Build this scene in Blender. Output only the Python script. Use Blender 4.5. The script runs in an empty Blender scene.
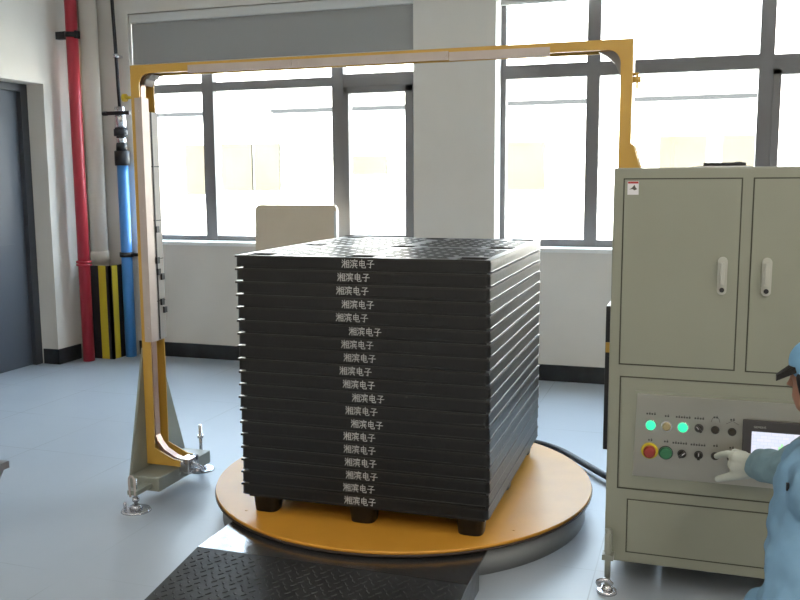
import bpy, bmesh, math, random
from mathutils import Vector, Matrix
random.seed(7)
S = bpy.context.scene
C = S.collection
PI = math.pi

# ------------------------------------------------------------------ camera
cam = bpy.data.objects.new('camera', bpy.data.cameras.new('camera'))
C.objects.link(cam); S.camera = cam
YAW, PIT, ROLL = .3223, .1332, -.0059
f = Vector((-math.sin(YAW)*math.cos(PIT), math.cos(YAW)*math.cos(PIT), -math.sin(PIT)))
r = Vector((math.cos(YAW), math.sin(YAW), 0)); u = r.cross(f)
r2 = r*math.cos(ROLL) + u*math.sin(ROLL); u2 = -r*math.sin(ROLL) + u*math.cos(ROLL)
m = Matrix((r2, u2, -f)).transposed().to_4x4(); m.translation = (0, 0, 1.48)
cam.matrix_world = m
cam.data.sensor_width = 36; cam.data.lens = 889.7/800*36
cam.data.clip_start = .05; cam.data.clip_end = 200

# ------------------------------------------------------------------ world, light, exposure
W = bpy.data.worlds.new('sky'); S.world = W; W.use_nodes = True
bg = W.node_tree.nodes['Background']
bg.inputs[0].default_value = (.66, .82, 1.0, 1); bg.inputs[1].default_value = 13
S.view_settings.view_transform = 'Standard'; S.view_settings.look = 'None'
S.view_settings.gamma = 1; S.view_settings.exposure = .3
S.view_settings.use_curve_mapping = False

def area(name, loc, rot, sx, sy, power, col=(1, 1, 1)):
    l = bpy.data.lights.new(name, 'AREA'); l.shape = 'RECTANGLE'; l.size = sx; l.size_y = sy
    l.energy = power; l.color = col
    o = bpy.data.objects.new(name, l); C.objects.link(o); o.location = loc; o.rotation_euler = rot
    return o
# the sun stands behind this building and lights the yard and the facade opposite
sl = bpy.data.lights.new('sun', 'SUN'); sl.energy = 38; sl.angle = .01; sl.color = (1, .85, .64)
so_ = bpy.data.objects.new('sun', sl); C.objects.link(so_); so_.rotation_euler = (math.radians(48), 0, math.radians(-14))
# ceiling lamps of the hall (behind and above the camera)
area('ceiling_lamp', (-2.9, -1.6, 3.52), (0, 0, 0), .3, 2.4, 26, (1, .93, .83))
area('ceiling_lamp', (-.22, -1.0, 3.52), (0, 0, 0), .3, 2.8, 46, (1, .93, .83))
area('ceiling_lamp', (2.2, 1.4, 3.52), (0, 0, 0), .3, 2.4, 46, (1, .93, .83))
area('ceiling_lamp', (2.2, -1.8, 3.52), (0, 0, 0), .3, 2.4, 40, (1, .93, .83))

# ------------------------------------------------------------------ materials
MATS = {}
def mat(name, col, rough=.5, metal=0., noise=0., nscale=20., bump=0., bscale=60., spec=.5, emit=None, estr=0, coat=0., aniso=None):
    if name in MATS: return MATS[name]
    M = bpy.data.materials.new(name); M.use_nodes = True
    nt = M.node_tree; b = nt.nodes['Principled BSDF']
    c = (*col, 1)
    b.inputs['Base Color'].default_value = c
    b.inputs['Roughness'].default_value = rough
    b.inputs['Metallic'].default_value = metal
    b.inputs['Specular IOR Level'].default_value = spec
    b.inputs['Coat Weight'].default_value = coat
    tc = nt.nodes.new('ShaderNodeTexCoord')
    if noise:
        n = nt.nodes.new('ShaderNodeTexNoise'); n.inputs['Scale'].default_value = nscale; n.inputs['Detail'].default_value = 5
        nt.links.new(tc.outputs['Object'], n.inputs['Vector'])
        rp = nt.nodes.new('ShaderNodeValToRGB')
        rp.color_ramp.elements[0].position = .3; rp.color_ramp.elements[1].position = .7
        rp.color_ramp.elements[0].color = (*[max(0, v*(1-noise)) for v in col], 1)
        rp.color_ramp.elements[1].color = (*[min(1, v*(1+noise)) for v in col], 1)
        nt.links.new(n.outputs['Fac'], rp.inputs['Fac']); nt.links.new(rp.outputs['Color'], b.inputs['Base Color'])
    if bump:
        n2 = nt.nodes.new('ShaderNodeTexNoise'); n2.inputs['Scale'].default_value = bscale; n2.inputs['Detail'].default_value = 3
        nt.links.new(tc.outputs['Object'], n2.inputs['Vector'])
        bp = nt.nodes.new('ShaderNodeBump'); bp.inputs['Strength'].default_value = bump; bp.inputs['Distance'].default_value = .01
        nt.links.new(n2.outputs['Fac'], bp.inputs['Height']); nt.links.new(bp.outputs['Normal'], b.inputs['Normal'])
    if emit:
        b.inputs['Emission Color'].default_value = (*emit, 1); b.inputs['Emission Strength'].default_value = estr
    MATS[name] = M
    return M

def floor_mat():
    M = mat('painted_floor', (.47, .50, .53), .3)
    nt = M.node_tree; b = nt.nodes['Principled BSDF']; N = nt.nodes.new; L = nt.links.new
    tc = nt.nodes.new('ShaderNodeTexCoord'); sp = N('ShaderNodeSeparateXYZ'); L(tc.outputs['Object'], sp.inputs[0])
    T = .6353
    def joint(out, off):
        a = N('ShaderNodeMath'); a.operation = 'ADD'; a.inputs[1].default_value = off; L(out, a.inputs[0])
        d = N('ShaderNodeMath'); d.operation = 'DIVIDE'; d.inputs[1].default_value = T; L(a.outputs[0], d.inputs[0])
        fr = N('ShaderNodeMath'); fr.operation = 'FRACT'; L(d.outputs[0], fr.inputs[0])
        s = N('ShaderNodeMath'); s.operation = 'SUBTRACT'; s.inputs[1].default_value = .5; L(fr.outputs[0], s.inputs[0])
        ab = N('ShaderNodeMath'); ab.operation = 'ABSOLUTE'; L(s.outputs[0], ab.inputs[0])
        g = N('ShaderNodeMath'); g.operation = 'LESS_THAN'; g.inputs[1].default_value = .0035; L(ab.outputs[0], g.inputs[0])
        return g.outputs[0]
    jx = joint(sp.outputs[0], .3215 + T*10.5); jy = joint(sp.outputs[1], -3.299 + T*10.5)
    mx = N('ShaderNodeMath'); mx.operation = 'MAXIMUM'; L(jx, mx.inputs[0]); L(jy, mx.inputs[1])
    # joints are worn: partly filled in with paint
    n = N('ShaderNodeTexNoise'); n.inputs['Scale'].default_value = 1.3; L(tc.outputs['Object'], n.inputs['Vector'])
    rr = N('ShaderNodeMapRange'); rr.inputs[1].default_value = .42; rr.inputs[2].default_value = .6; L(n.outputs['Fac'], rr.inputs[0])
    ml = N('ShaderNodeMath'); ml.operation = 'MULTIPLY'; L(mx.outputs[0], ml.inputs[0]); L(rr.outputs[0], ml.inputs[1])
    m2 = N('ShaderNodeMath'); m2.operation = 'MULTIPLY'; m2.inputs[1].default_value = .55; L(ml.outputs[0], m2.inputs[0])
    n3 = N('ShaderNodeTexNoise'); n3.inputs['Scale'].default_value = 2.2; n3.inputs['Detail'].default_value = 6; L(tc.outputs['Object'], n3.inputs['Vector'])
    rp = N('ShaderNodeValToRGB'); rp.color_ramp.elements[0].position = .3; rp.color_ramp.elements[1].position = .7
    rp.color_ramp.elements[0].color = (.375, .42, .475, 1); rp.color_ramp.elements[1].color = (.405, .45, .505, 1)
    L(n3.outputs['Fac'], rp.inputs['Fac'])
    mix = N('ShaderNodeMix'); mix.data_type = 'RGBA'; L(m2.outputs[0], mix.inputs[0]); L(rp.outputs[0], mix.inputs[6]); mix.inputs[7].default_value = (.12, .13, .14, 1)
    L(mix.outputs[2], b.inputs['Base Color'])
    rr2 = N('ShaderNodeMapRange'); rr2.inputs[3].default_value = .36; rr2.inputs[4].default_value = .44; L(n3.outputs['Fac'], rr2.inputs[0]); L(rr2.outputs[0], b.inputs['Roughness'])
    bp = N('ShaderNodeBump'); bp.inputs['Strength'].default_value = .06; bp.inputs['Distance'].default_value = .004
    n4 = N('ShaderNodeTexNoise'); n4.inputs['Scale'].default_value = 5; L(tc.outputs['Object'], n4.inputs['Vector'])
    L(n4.outputs['Fac'], bp.inputs['Height']); L(bp.outputs['Normal'], b.inputs['Normal'])
    return M
M_floor = floor_mat()
M_wall = mat('white_plaster', (.69, .655, .60), .8, noise=.03, nscale=3, bump=.05)
M_ceil = mat('ceiling_paint', (.75, .75, .73), .9)
M_base = mat('dark_skirting', (.018, .020, .022), .45, noise=.5, nscale=9)
M_frame = mat('dark_grey_window_frame', (.16, .152, .150), .45)  # grey lifted so the colour includes veiling glare from the windows
M_sill = mat('white_sill', (.80, .80, .78), .4)
M_blind = mat('grey_roller_fabric', (.34, .34, .33), .85, bump=.05, bscale=200)
M_cass = mat('blind_cassette_white', (.62, .62, .60), .5)
M_door = mat('dark_blue_grey_door', (.075, .085, .105), .5)
M_doorfr = mat('dark_door_frame', (.05, .055, .065), .5)
M_red = mat('red_pipe_paint', (.42, .028, .045), .35)
M_cream = mat('cream_plastic', (.76, .71, .63), .4)
M_blue = mat('blue_pipe_paint', (.07, .26, .62), .3)
M_dark = mat('dark_steel', (.03, .03, .033), .45, metal=.4)
M_blk = mat('black_rubber', (.012, .012, .014), .45)
M_hzy = mat('hazard_yellow', (.60, .46, .03), .5)
M_hzk = mat('hazard_black', (.018, .016, .022), .5)
M_pal = mat('black_recycled_plastic', (.0065, .0068, .007), .38, noise=.15, nscale=30, bump=.08, bscale=35, spec=.40)
M_deck = mat('glare_tinted_black_plastic', (.012, .0105, .009), .345, noise=.15, nscale=30, bump=.05, bscale=30)  # pallet plastic made lighter, warmer and smoother to carry the window glare
M_txt = mat('white_stencil_ink', (.55, .55, .54), .6)
M_yel = mat('yellow_machine_paint', (.55, .325, .06), .32, noise=.04, nscale=8)  # yellow desaturated, window glare is put into the base colour
M_tab = mat('yellow_turntable_paint', (.62, .29, .035), .42, noise=.05, nscale=6, spec=.32)
M_rim = mat('dark_rim', (.05, .03, .02), .5)
M_drum = mat('grey_drum_paint', (.24, .25, .25), .5)
M_alu = mat('aluminium_cover', (.50, .43, .39), .5, metal=.3, noise=.05, nscale=14)
M_alug = mat('grey_track_plastic', (.30, .28, .26), .5)
M_cop = mat('copper_toned_chute', (.42, .28, .22), .35, metal=.6)
M_gus = mat('grey_green_enamel', (.25, .26, .22), .4)
M_chr = mat('zinc_plated_steel', (.62, .62, .64), .25, metal=.9)
M_cab = mat('grey_green_cabinet_enamel', (.255, .26, .205), .42, noise=.02, nscale=5)
M_gap = mat('cabinet_seam', (.05, .052, .035), .7)
M_ss = mat('brushed_stainless_panel', (.52, .49, .42), .45, metal=.9)
_b = M_ss.node_tree.nodes['Principled BSDF']; _b.inputs['Anisotropic'].default_value = .95
_t = M_ss.node_tree.nodes.new('ShaderNodeTangent'); _t.direction_type = 'RADIAL'; _t.axis = 'Z'
_b.inputs['Anisotropic Rotation'].default_value = 0
M_ss.node_tree.links.new(_t.outputs[0], _b.inputs['Tangent'])
M_hand = mat('pale_grey_handle', (.42, .42, .37), .35)
M_grn_on = mat('lit_green_lens', (.05, .8, .35), .3, emit=(.02, .82, .36), estr=.85)
M_grn = mat('green_button', (.03, .16, .07), .4)
M_redb = mat('red_mushroom_button', (.28, .03, .025), .35)
M_yb = mat('yellow_collar', (.62, .48, .03), .45)
M_tan = mat('tan_unlit_lens', (.33, .27, .14), .35)
M_kn = mat('black_knob', (.02, .018, .014), .35)
M_bez = mat('dark_grey_bezel', (.055, .05, .05), .45)
M_steelplate = mat('oiled_black_steel', (.035, .036, .038), .33, metal=.2, noise=.25, nscale=7, bump=.15, bscale=25)
M_board = mat('beige_board', (.62, .52, .39), .6, noise=.03, nscale=3)
M_tote = mat('grey_metal', (.35, .34, .36), .35, metal=.7)
M_cloth = mat('pale_blue_work_cloth', (.20, .36, .52), .85, noise=.10, nscale=7, bump=.8, bscale=6)
M_sleeve = mat('grey_blue_sleeve_cloth', (.20, .31, .36), .85, noise=.15, nscale=14, bump=.9, bscale=14)
M_cap = mat('light_blue_cap_cloth', (.22, .45, .68), .85, noise=.06, nscale=14, bump=.3, bscale=25)
M_hair = mat('black_hair', (.012, .010, .010), .5, bump=.4, bscale=90)
M_skin = mat('skin', (.45, .22, .15), .5)
M_glove = mat('pale_cotton_glove', (.50, .52, .46), .9, bump=.25, bscale=70)
M_shoe = mat('dark_shoe', (.03, .03, .035), .6)
M_facade = mat('sunlit_white_render', (.82, .81, .78), .9, noise=.02, nscale=2)
M_facwin = mat('tan_shutters', (.064, .060, .047), .7, noise=.12, nscale=1.2, spec=.05)
M_faclin = mat('grey_gutter', (.022, .024, .026), .7, spec=.05)
M_ground = mat('pale_concrete', (.55, .55, .53), .9, noise=.05, nscale=1)
M_lblw = mat('white_label', (.72, .70, .72), .5)
M_lblr = mat('red_label_band', (.45, .04, .03), .5)
M_ink = mat('faded_ink', (.09, .08, .07), .6)
M_scr = mat('screen_lit', (.1, .1, .1), .3)
def scr():
    nt = M_scr.node_tree; b = nt.nodes['Principled BSDF']; N = nt.nodes.new; L = nt.links.new
    tc = N('ShaderNodeTexCoord'); br = N('ShaderNodeTexBrick'); mp = N('ShaderNodeMapping')
    mp.inputs['Rotation'].default_value = (PI/2, 0, 0)
    L(tc.outputs['Object'], mp.inputs[0]); L(mp.outputs[0], br.inputs[0])
    br.inputs['Color1'].default_value = (.62, .66, .80, 1); br.inputs['Color2'].default_value = (.70, .70, .86, 1); br.inputs['Mortar'].default_value = (.50, .56, .66, 1)
    br.inputs['Scale'].default_value = 22; br.inputs['Mortar Size'].default_value = .012
    L(br.outputs[0], b.inputs['Emission Color']); b.inputs['Emission Strength'].default_value = 1.0
scr()
def glass():
    M = bpy.data.materials.new('window_glass'); M.use_nodes = True; nt = M.node_tree
    for n in list(nt.nodes): nt.nodes.remove(n)
    o = nt.nodes.new('ShaderNodeOutputMaterial'); t = nt.nodes.new('ShaderNodeBsdfTransparent'); g = nt.nodes.new('ShaderNodeBsdfGlossy'); mx = nt.nodes.new('ShaderNodeMixShader')
    t.inputs[0].default_value = (.97, .98, .97, 1); g.inputs['Roughness'].default_value = .02; mx.inputs[0].default_value = .05
    nt.links.new(t.outputs[0], mx.inputs[1]); nt.links.new(g.outputs[0], mx.inputs[2]); nt.links.new(mx.outputs[0], o.inputs[0])
    return M
M_glass = glass()

# ------------------------------------------------------------------ mesh helpers
def bx(bm, x0, x1, y0, y1, z0, z1, mi=0, bev=0.):
    vs = [bm.verts.new(p) for p in ((x0,y0,z0),(x1,y0,z0),(x1,y1,z0),(x0,y1,z0),(x0,y0,z1),(x1,y0,z1),(x1,y1,z1),(x0,y1,z1))]
    fs = [bm.faces.new([vs[i] for i in q]) for q in ((3,2,1,0),(4,5,6,7),(0,1,5,4),(1,2,6,5),(2,3,7,6),(3,0,4,7))]
    for q in fs: q.material_index = mi
    if bev:
        es = list({e for q in fs for e in q.edges})
        rs = bmesh.ops.bevel(bm, geom=es, offset=bev, segments=2, affect='EDGES', profile=.7)
        for q in rs['faces']: q.material_index = mi
    return vs
def cyl(bm, p0, p1, r0, r1=None, n=20, mi=0, cap=True):
    p0, p1 = Vector(p0), Vector(p1); r1 = r0 if r1 is None else r1
    d = (p1-p0).normalized(); a = d.orthogonal().normalized(); b = d.cross(a)
    A = [bm.verts.new(p0 + (a*math.cos(t)+b*math.sin(t))*r0) for t in [2*PI*i/n for i in range(n)]]
    B = [bm.verts.new(p1 + (a*math.cos(t)+b*math.sin(t))*r1) for t in [2*PI*i/n for i in range(n)]]
    for i in range(n):
        q = bm.faces.new((A[i], A[(i+1)%n], B[(i+1)%n], B[i])); q.smooth = True; q.material_index = mi
    if cap:
        q = bm.faces.new(A[::-1]); q.material_index = mi; q = bm.faces.new(B); q.material_index = mi
def tube(bm, pts, rad, n=12, mi=0):
    pts = [Vector(p) for p in pts]; rings = []; a = None
    for i, p in enumerate(pts):
        d = (pts[min(i+1, len(pts)-1)] - pts[max(i-1, 0)]).normalized()
        a = d.orthogonal().normalized() if a is None else (a - d*a.dot(d)).normalized()
        b = d.cross(a); rr = rad[i] if isinstance(rad, (list, tuple)) else rad
        rings.append([bm.verts.new(p + (a*math.cos(t)+b*math.sin(t))*rr) for t in [2*PI*k/n for k in range(n)]])
    for A, B in zip(rings, rings[1:]):
        for i in range(n):
            q = bm.faces.new((A[i], A[(i+1)%n], B[(i+1)%n], B[i])); q.smooth = True; q.material_index = mi
    bm.faces.new(rings[0][::-1]).material_index = mi; bm.faces.new(rings[-1]).material_index = mi
def spline(pts, n=8):
    P = [Vector(p) for p in pts]; P = [P[0]*2-P[1]] + P + [P[-1]*2-P[-2]]; out = []
    for i in range(1, len(P)-2):
        for k in range(n):
            t = k/n; a, b, c, d = P[i-1:i+3]
            out.append(.5*((2*b)+(c-a)*t+(2*a-5*b+4*c-d)*t*t+(3*b-a-3*c+d)*t**3))
    out.append(P[-2]); return out
def prism(bm, poly, axis, a0, a1, mi=0):
    """polygon of 2-tuples extruded along axis 'x','y' or 'z'"""
    def P(q, a): return {'x': (a, q[0], q[1]), 'y': (q[0], a, q[1]), 'z': (q[0], q[1], a)}[axis]
    A = [bm.verts.new(P(q, a0)) for q in poly]; B = [bm.verts.new(P(q, a1)) for q in poly]; n = len(poly)
    fs = [bm.faces.new(A[::-1]), bm.faces.new(B)] + [bm.faces.new((A[i], A[(i+1)%n], B[(i+1)%n], B[i])) for i in range(n)]
    for q in fs: q.material_index = mi
def sph(bm, c, rad, sc=(1, 1, 1), mi=0, n=20):
    g = bmesh.ops.create_uvsphere(bm, u_segments=n, v_segments=n//2, radius=rad)
    for v in g['verts']: v.co = Vector((v.co.x*sc[0], v.co.y*sc[1], v.co.z*sc[2])) + Vector(c)
    for q in {q for v in g['verts'] for q in v.link_faces}: q.smooth = True; q.material_index = mi

def obj(name, bm, mats, parent=None, label=None):
    bmesh.ops.recalc_face_normals(bm, faces=bm.faces)
    me = bpy.data.meshes.new(name); bm.to_mesh(me); bm.free()
    for x in (mats if isinstance(mats, (list, tuple)) else [mats]): me.materials.append(x)
    o = bpy.data.objects.new(name, me); C.objects.link(o)
    if parent:
        o.parent = parent; bpy.context.view_layer.update() if False else None
        o.location = -Vector(root_loc(parent))
    if label: o['label'] = label
    return o
def root_loc(p):
    v = Vector((0, 0, 0))
    while p: v += p.location; p = p.parent
    return v
def tag(o, label, cat, group=None, kind=None):
    o['label'] = label; o['category'] = cat
    if group: o['group'] = group
    if kind: o['kind'] = kind
    return o
def thing(name, label, cat, loc=(0, 0, 0), group=None):
    o = bpy.data.objects.new(name, None); o.empty_display_size = .1; C.objects.link(o); o.location = loc
    return tag(o, label, cat, group)
def struct(name, bm, mats, parent=None):
    o = obj(name, bm, mats, parent)
    if not parent: o['kind'] = 'structure'
    return o
def B(): return bmesh.new()
def box_obj(name, x0, x1, y0, y1, z0, z1, mt, parent=None, bev=0., label=None):
    bm = B(); bx(bm, x0, x1, y0, y1, z0, z1, 0, bev); return obj(name, bm, mt, parent, label)

# ------------------------------------------------------------------ room shell
XL, XR, YF, YB, ZC = -4.94, 3.6, -3.2, 6.5, 3.6
WT = .32
bm = B(); bx(bm, XL-.6, XR+.3, YF-.3, YB+WT, -.15, 0); struct('floor', bm, M_floor)
bm = B(); bx(bm, XL-.6, XR+.3, YF-.3, YB+WT, ZC, ZC+.15); struct('ceiling', bm, M_ceil)
# back wall with two window openings
WZ0, WZ1 = .985, 2.86
OP = [(-4.532, -2.055), (-1.43, 1.9)]
bm = B()
bx(bm, XL-.3, XR+.3, YB, YB+WT, 0, WZ0-.03)
bx(bm, XL-.3, XR+.3, YB, YB+WT, WZ1, ZC)
for a, b in ((XL-.3, OP[0][0]), (OP[0][1], OP[1][0]), (OP[1][1], XR+.3)): bx(bm, a, b, YB, YB+WT, WZ0-.03, WZ1)
struct('wall_back', bm, M_wall)
for k, (a, b) in enumerate(OP):
    bm = B(); bx(bm, a, b, YB-.012, YB+WT, WZ0-.03, WZ0, 0, .003); struct('trim_%d' % (k+1), bm, M_sill)
# left wall with recessed doorway
DY0, DY1, DZ = 4.55, 5.93, 2.255
bm = B()
bx(bm, XL-.3, XL, YF, DY0, 0, ZC); bx(bm, XL-.3, XL, DY1, YB, 0, ZC); bx(bm, XL-.3, XL, DY0, DY1, DZ, ZC)
struct('wall_left', bm, M_wall)
bm = B(); bx(bm, XR, XR+.3, YF, YB, 0, ZC); struct('wall_right', bm, M_wall)
bm = B(); bx(bm, XL-.3, XR+.3, YF-.3, YF, 0, ZC); struct('wall_front', bm, M_wall)
# baseboards
bm = B(); bx(bm, -4.55, XR, YB-.014, YB, 0, .122, 0, .003); struct('baseboard_back', bm, M_base)
bm = B(); bx(bm, XL, XL+.014, DY1-.012, 6.2, 0, .125, 0, .003); bx(bm, XL-.14, XL+.014, DY1-.012, DY1, 0, .125, 0, .002)
bx(bm, XL, XL+.014, YF, DY0, 0, .125); struct('baseboard_left', bm, M_base)
# door leaf and frame in the recess
bm = B(); bx(bm, XL-.24, XL-.20, DY0+.07, DY1-.075, .001, DZ-.06)
bx(bm, XL-.2, XL-.194, DY0+.15, DY1-.2, .15, 1.0); bx(bm, XL-.2, XL-.194, DY0+.15, DY1-.2, 1.15, 2.0)
d = struct('door_1', bm, M_door)
bm = B(); bx(bm, XL-.26, XL-.16, DY1-.075, DY1-.001, 0, DZ); bx(bm, XL-.26, XL-.16, DY0, DY0+.07, 0, DZ); bx(bm, XL-.26, XL-.16, DY0+.07, DY1-.075, DZ-.06, DZ-.001)
obj('door_frame', bm, M_doorfr, d)
# windows: frames at the outer side of the wall
FY0, FY1 = 6.7, 6.77
def window(n, bars, panes):
    bm = B()
    for q in bars: bx(bm, q[0], q[1], FY0 - (q[4] if len(q) > 4 else 0), FY1, q[2], q[3], 0, .004)
    w = struct('window_%d' % n, bm, M_frame)
    for (a, b, z0, z1) in panes:
        g = B(); bx(g, a, b, 6.735, 6.741, z0, z1); obj('glass_pane', g, M_glass, w)
a, b = OP[0]
window(1, [(a, b, WZ0, 1.026), (a, b, WZ1-.06, WZ1), (a, a+.06, WZ0, WZ1), (b-.06, b, WZ0, WZ1), (-3.975, -3.87, WZ0, WZ1, .004), (-2.80, -2.70, WZ0, WZ1, .004),
           (a, -2.7, 2.228, 2.302, .002), (-2.7, b, 2.205, 2.318, .002), (-2.70, -2.655, 1.0, 2.22, .012), (-2.185, -2.12, 1.0, 2.22, .012), (-2.7, -2.12, 2.165, 2.22, .012), (-2.7, -2.12, 1.0, 1.05, .012)],
       [(a+.05, -3.97, 1.02, 2.235), (-3.875, -2.795, 1.02, 2.235), (-2.66, -2.18, 1.04, 2.17), (a+.05, -3.97, 2.295, 2.81), (-3.875, -2.795, 2.295, 2.81), (-2.705, b-.05, 2.31, 2.81)])
a, b = OP[1]
window(2, [(a-.01, b, WZ0, 1.037), (a, b, WZ1-.06, WZ1), (a-.01, -1.393, WZ0, WZ1), (b-.06, b, WZ0, WZ1), (-.80, -.705, WZ0, WZ1, .004), (.362, .458, WZ0, WZ1, .004),
           (a, .4, 2.225, 2.325, .002), (.455, b, 2.205, 2.318, .002), (.455, .508, 1.0, 2.22, .012), (1.1, 1.16, WZ0, WZ1, .004), (.455, 1.1, 2.18, 2.22, .012), (.455, 1.1, 1.0, 1.06, .012)],
       [(-1.395, -.775, 1.03, 2.24), (-.71, .38, 1.03, 2.24), (.5, 1.105, 1.05, 2.19), (1.155, b-.05, 1.03, 2.21), (-1.395, -.775, 2.305, 2.81), (-.71, .38, 2.305, 2.81), (.45, 1.105, 2.31, 2.81), (1.155, b-.05, 2.31, 2.81)])
# roller blinds
bl = thing('roller_blind', 'grey roller blind half lowered in the left window', 'blind', (-3.29, 6.58, 2.86))
box_obj('cassette', -4.529, -2.06, 6.515, 6.64, 2.785, 2.855, M_cass, bl, .006, 'off-white cassette')
bm = B(); bx(bm, -4.527, -2.062, 6.545, 6.549, 2.45, 2.79); obj('fabric', bm, M_blind, bl)
bm = B(); cyl(bm, (-4.527, 6.547, 2.445), (-2.062, 6.547, 2.445), .011); obj('bottom_rail', bm, M_cass, bl)
bl = thing('roller_blind', 'pale roller blind rolled up at the top of the right window', 'blind', (.2, 6.58, 2.86))
box_obj('cassette', -1.42, 1.89, 6.53, 6.64, 2.775, 2.855, M_cass, bl, .006)
bm = B(); cyl(bm, (-1.41, 6.585, 2.755), (1.88, 6.585, 2.755), .02); obj('bottom_rail', bm, M_cass, bl)

# ------------------------------------------------------------------ outside
bm = B(); bx(bm, -30, 30, YB+WT+.02, 40, -.3, -.12); struct('ground', bm, M_ground)
fb = thing('factory_building', 'pale sunlit building across the yard seen through the windows', 'building', (-4, 17, -.1))
bm = B(); bx(bm, -22, 12, 16.05, 22, -.12, 4.6); obj('wall', bm, M_facade, fb)
for (x0, x1) in ((-10.6, -9.2), (-7.95, -4.6), (-3.8, -1.9), (-1.2, .9)):
    bm = B(); bx(bm, x0, x1, 15.93, 16.05, 2.80, 2.87); obj('gutter', bm, M_faclin, fb)
for (x0, x1, z0, z1) in ((-9.92, -9.3, 1.22, 2.22), (-9.1, -8.42, 1.3, 2.22), (-8.36, -7.82, 1.3, 2.22), (-6.3, -5.6, 1.6, 1.95), (-3.3, -2.62, 1.30, 2.15), (-.66, .1, 1.5, 2.2), (.35, .9, 1.5, 2.2)):
    bm = B(); bx(bm, x0, x1, 15.98, 16.05, z0, z1)
    w = obj('window', bm, M_facwin, fb)
    bm = B(); bx(bm, x0-.03, x1+.03, 15.94, 15.99, z0-.06, z0); obj('window_sill', bm, M_facade, w)

# ------------------------------------------------------------------ pipes in the left corner
def pipe(name, label, x, y, z0, z1, rad, mt, lean=(0, 0)):
    t = thing(name, label, 'pipe', (x, y, z0))
    bm = B(); cyl(bm, (x, y, z0), (x+lean[0], y+lean[1], z1), rad, n=28); obj('pipe_run', bm, mt, t)
    return t
rp = pipe('standpipe', 'red vertical pipe in the left corner of the room', -4.80, 6.13, 0, ZC-.001, .047, M_red)
bm = B(); cyl(bm, (-4.80, 6.13, .80), (-4.80, 6.13, .815), .062); cyl(bm, (-4.80, 6.13, .825), (-4.80, 6.13, .84), .062); obj('flange', bm, M_red, rp)
bm = B(); bx(bm, -4.94, -4.74, 6.105, 6.155, 2.62, 2.68, 0, .004); cyl(bm, (-4.80, 6.13, 2.63), (-4.80, 6.13, 2.67), .056); obj('wall_bracket', bm, M_dark, rp, 'dark wall bracket')
dp = pipe('drainpipe', 'cream drainpipe in the corner above the striped guard', -4.852, 6.41, 0, ZC-.001, .072, M_cream)
bm = B(); cyl(bm, (-4.852, 6.41, .80), (-4.852, 6.41, .90), .078, n=28); obj('socket', bm, M_cream, dp)
bp_ = pipe('air_pipe', 'blue vertical pipe beside the striped corner guard', -4.575, 6.40, 0, 1.64, .046, M_blue)
bm = B(); cyl(bm, (-4.575, 6.40, 1.62), (-4.575, 6.40, 1.74), .062); cyl(bm, (-4.575, 6.40, 1.74), (-4.575, 6.40, 1.80), .045); obj('coupling', bm, M_dark, bp_, 'dark threaded coupling')
bm = B(); cyl(bm, (-4.575, 6.40, 1.861), (-4.575, 6.40, 1.919), .058); obj('coupling', bm, M_dark, bp_, 'dark threaded coupling')
bm = B(); cyl(bm, (-4.575, 6.40, 1.80), (-4.575, 6.40, 1.86), .04); cyl(bm, (-4.575, 6.40, 1.92), (-4.575, 6.40, 2.10), .05, .042); obj('valve_body', bm, M_chr, bp_, 'grey metal valve body')
bm = B(); bx(bm, -4.66, -4.44, 6.33, 6.352, 2.03, 2.06, 0, .003); cyl(bm, (-4.70, 6.345, 2.045), (-4.66, 6.345, 2.045), .018); obj('valve_lever', bm, M_dark, bp_)
bm = B(); cyl(bm, (-4.575, 6.40, .855), (-4.575, 6.40, .895), .058); bx(bm, -4.52, -4.42, 6.385, 6.41, .862, .888); bx(bm, -4.45, -4.43, 6.40, 6.499, .862, .888); obj('pipe_clamp', bm, M_dark, bp_)
cd = pipe('conduit', 'thin dark conduit running up the wall above the blue pipe', -4.59, 6.42, 2.10, ZC-.001, .014, M_dark, (-.045, 0))
bm = B(); cyl(bm, (-4.602, 6.42, 2.50), (-4.602, 6.42, 2.53), .024); bx(bm, -4.61, -4.595, 6.42, 6.499, 2.505, 2.525); obj('clip', bm, M_chr, cd)
# striped guard round the drainpipe: hollow box in three walls
gd = thing('corner_guard', 'black and yellow striped guard boxed around the drainpipe foot', 'guard', (-4.76, 6.3, 0))
bm = B()
for (x0, x1, k) in ((-4.925, -4.745, 1), (-4.745, -4.672, 0), (-4.672, -4.63, 1)): bx(bm, x0, x1, 6.235, 6.255, 0, .79, k)
for (y0, y1, k) in ((6.235, 6.262, 1), (6.262, 6.335, 0), (6.335, 6.485, 1)): bx(bm, -4.65, -4.63, y0, y1, 0, .79, k)
obj('guard_panel', bm, [M_hzy, M_hzk], gd)

# ------------------------------------------------------------------ board behind the stack
bd = thing('board', 'beige board standing upright against the sill behind the pallet stack', 'board', (-3.0, 6.4, 0))
bm = B(); prism(bm, [(-3.36, 0), (-2.66, 0), (-2.66, 1.27), (-2.68, 1.296), (-3.33, 1.296), (-3.36, 1.27)], 'y', -.02, .02)
for v in bm.verts: v.co.y += 6.395 + v.co.z*.035
obj('board_sheet', bm, M_board, bd)
bm = B(); bx(bm, -2.675, -2.655, 6.39, 6.44, .05, 1.25)
for v in bm.verts: v.co.y += (v.co.z-.0)*.03 - .02
obj('edge_strip', bm, M_cass, bd, 'pale edge strip')

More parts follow.
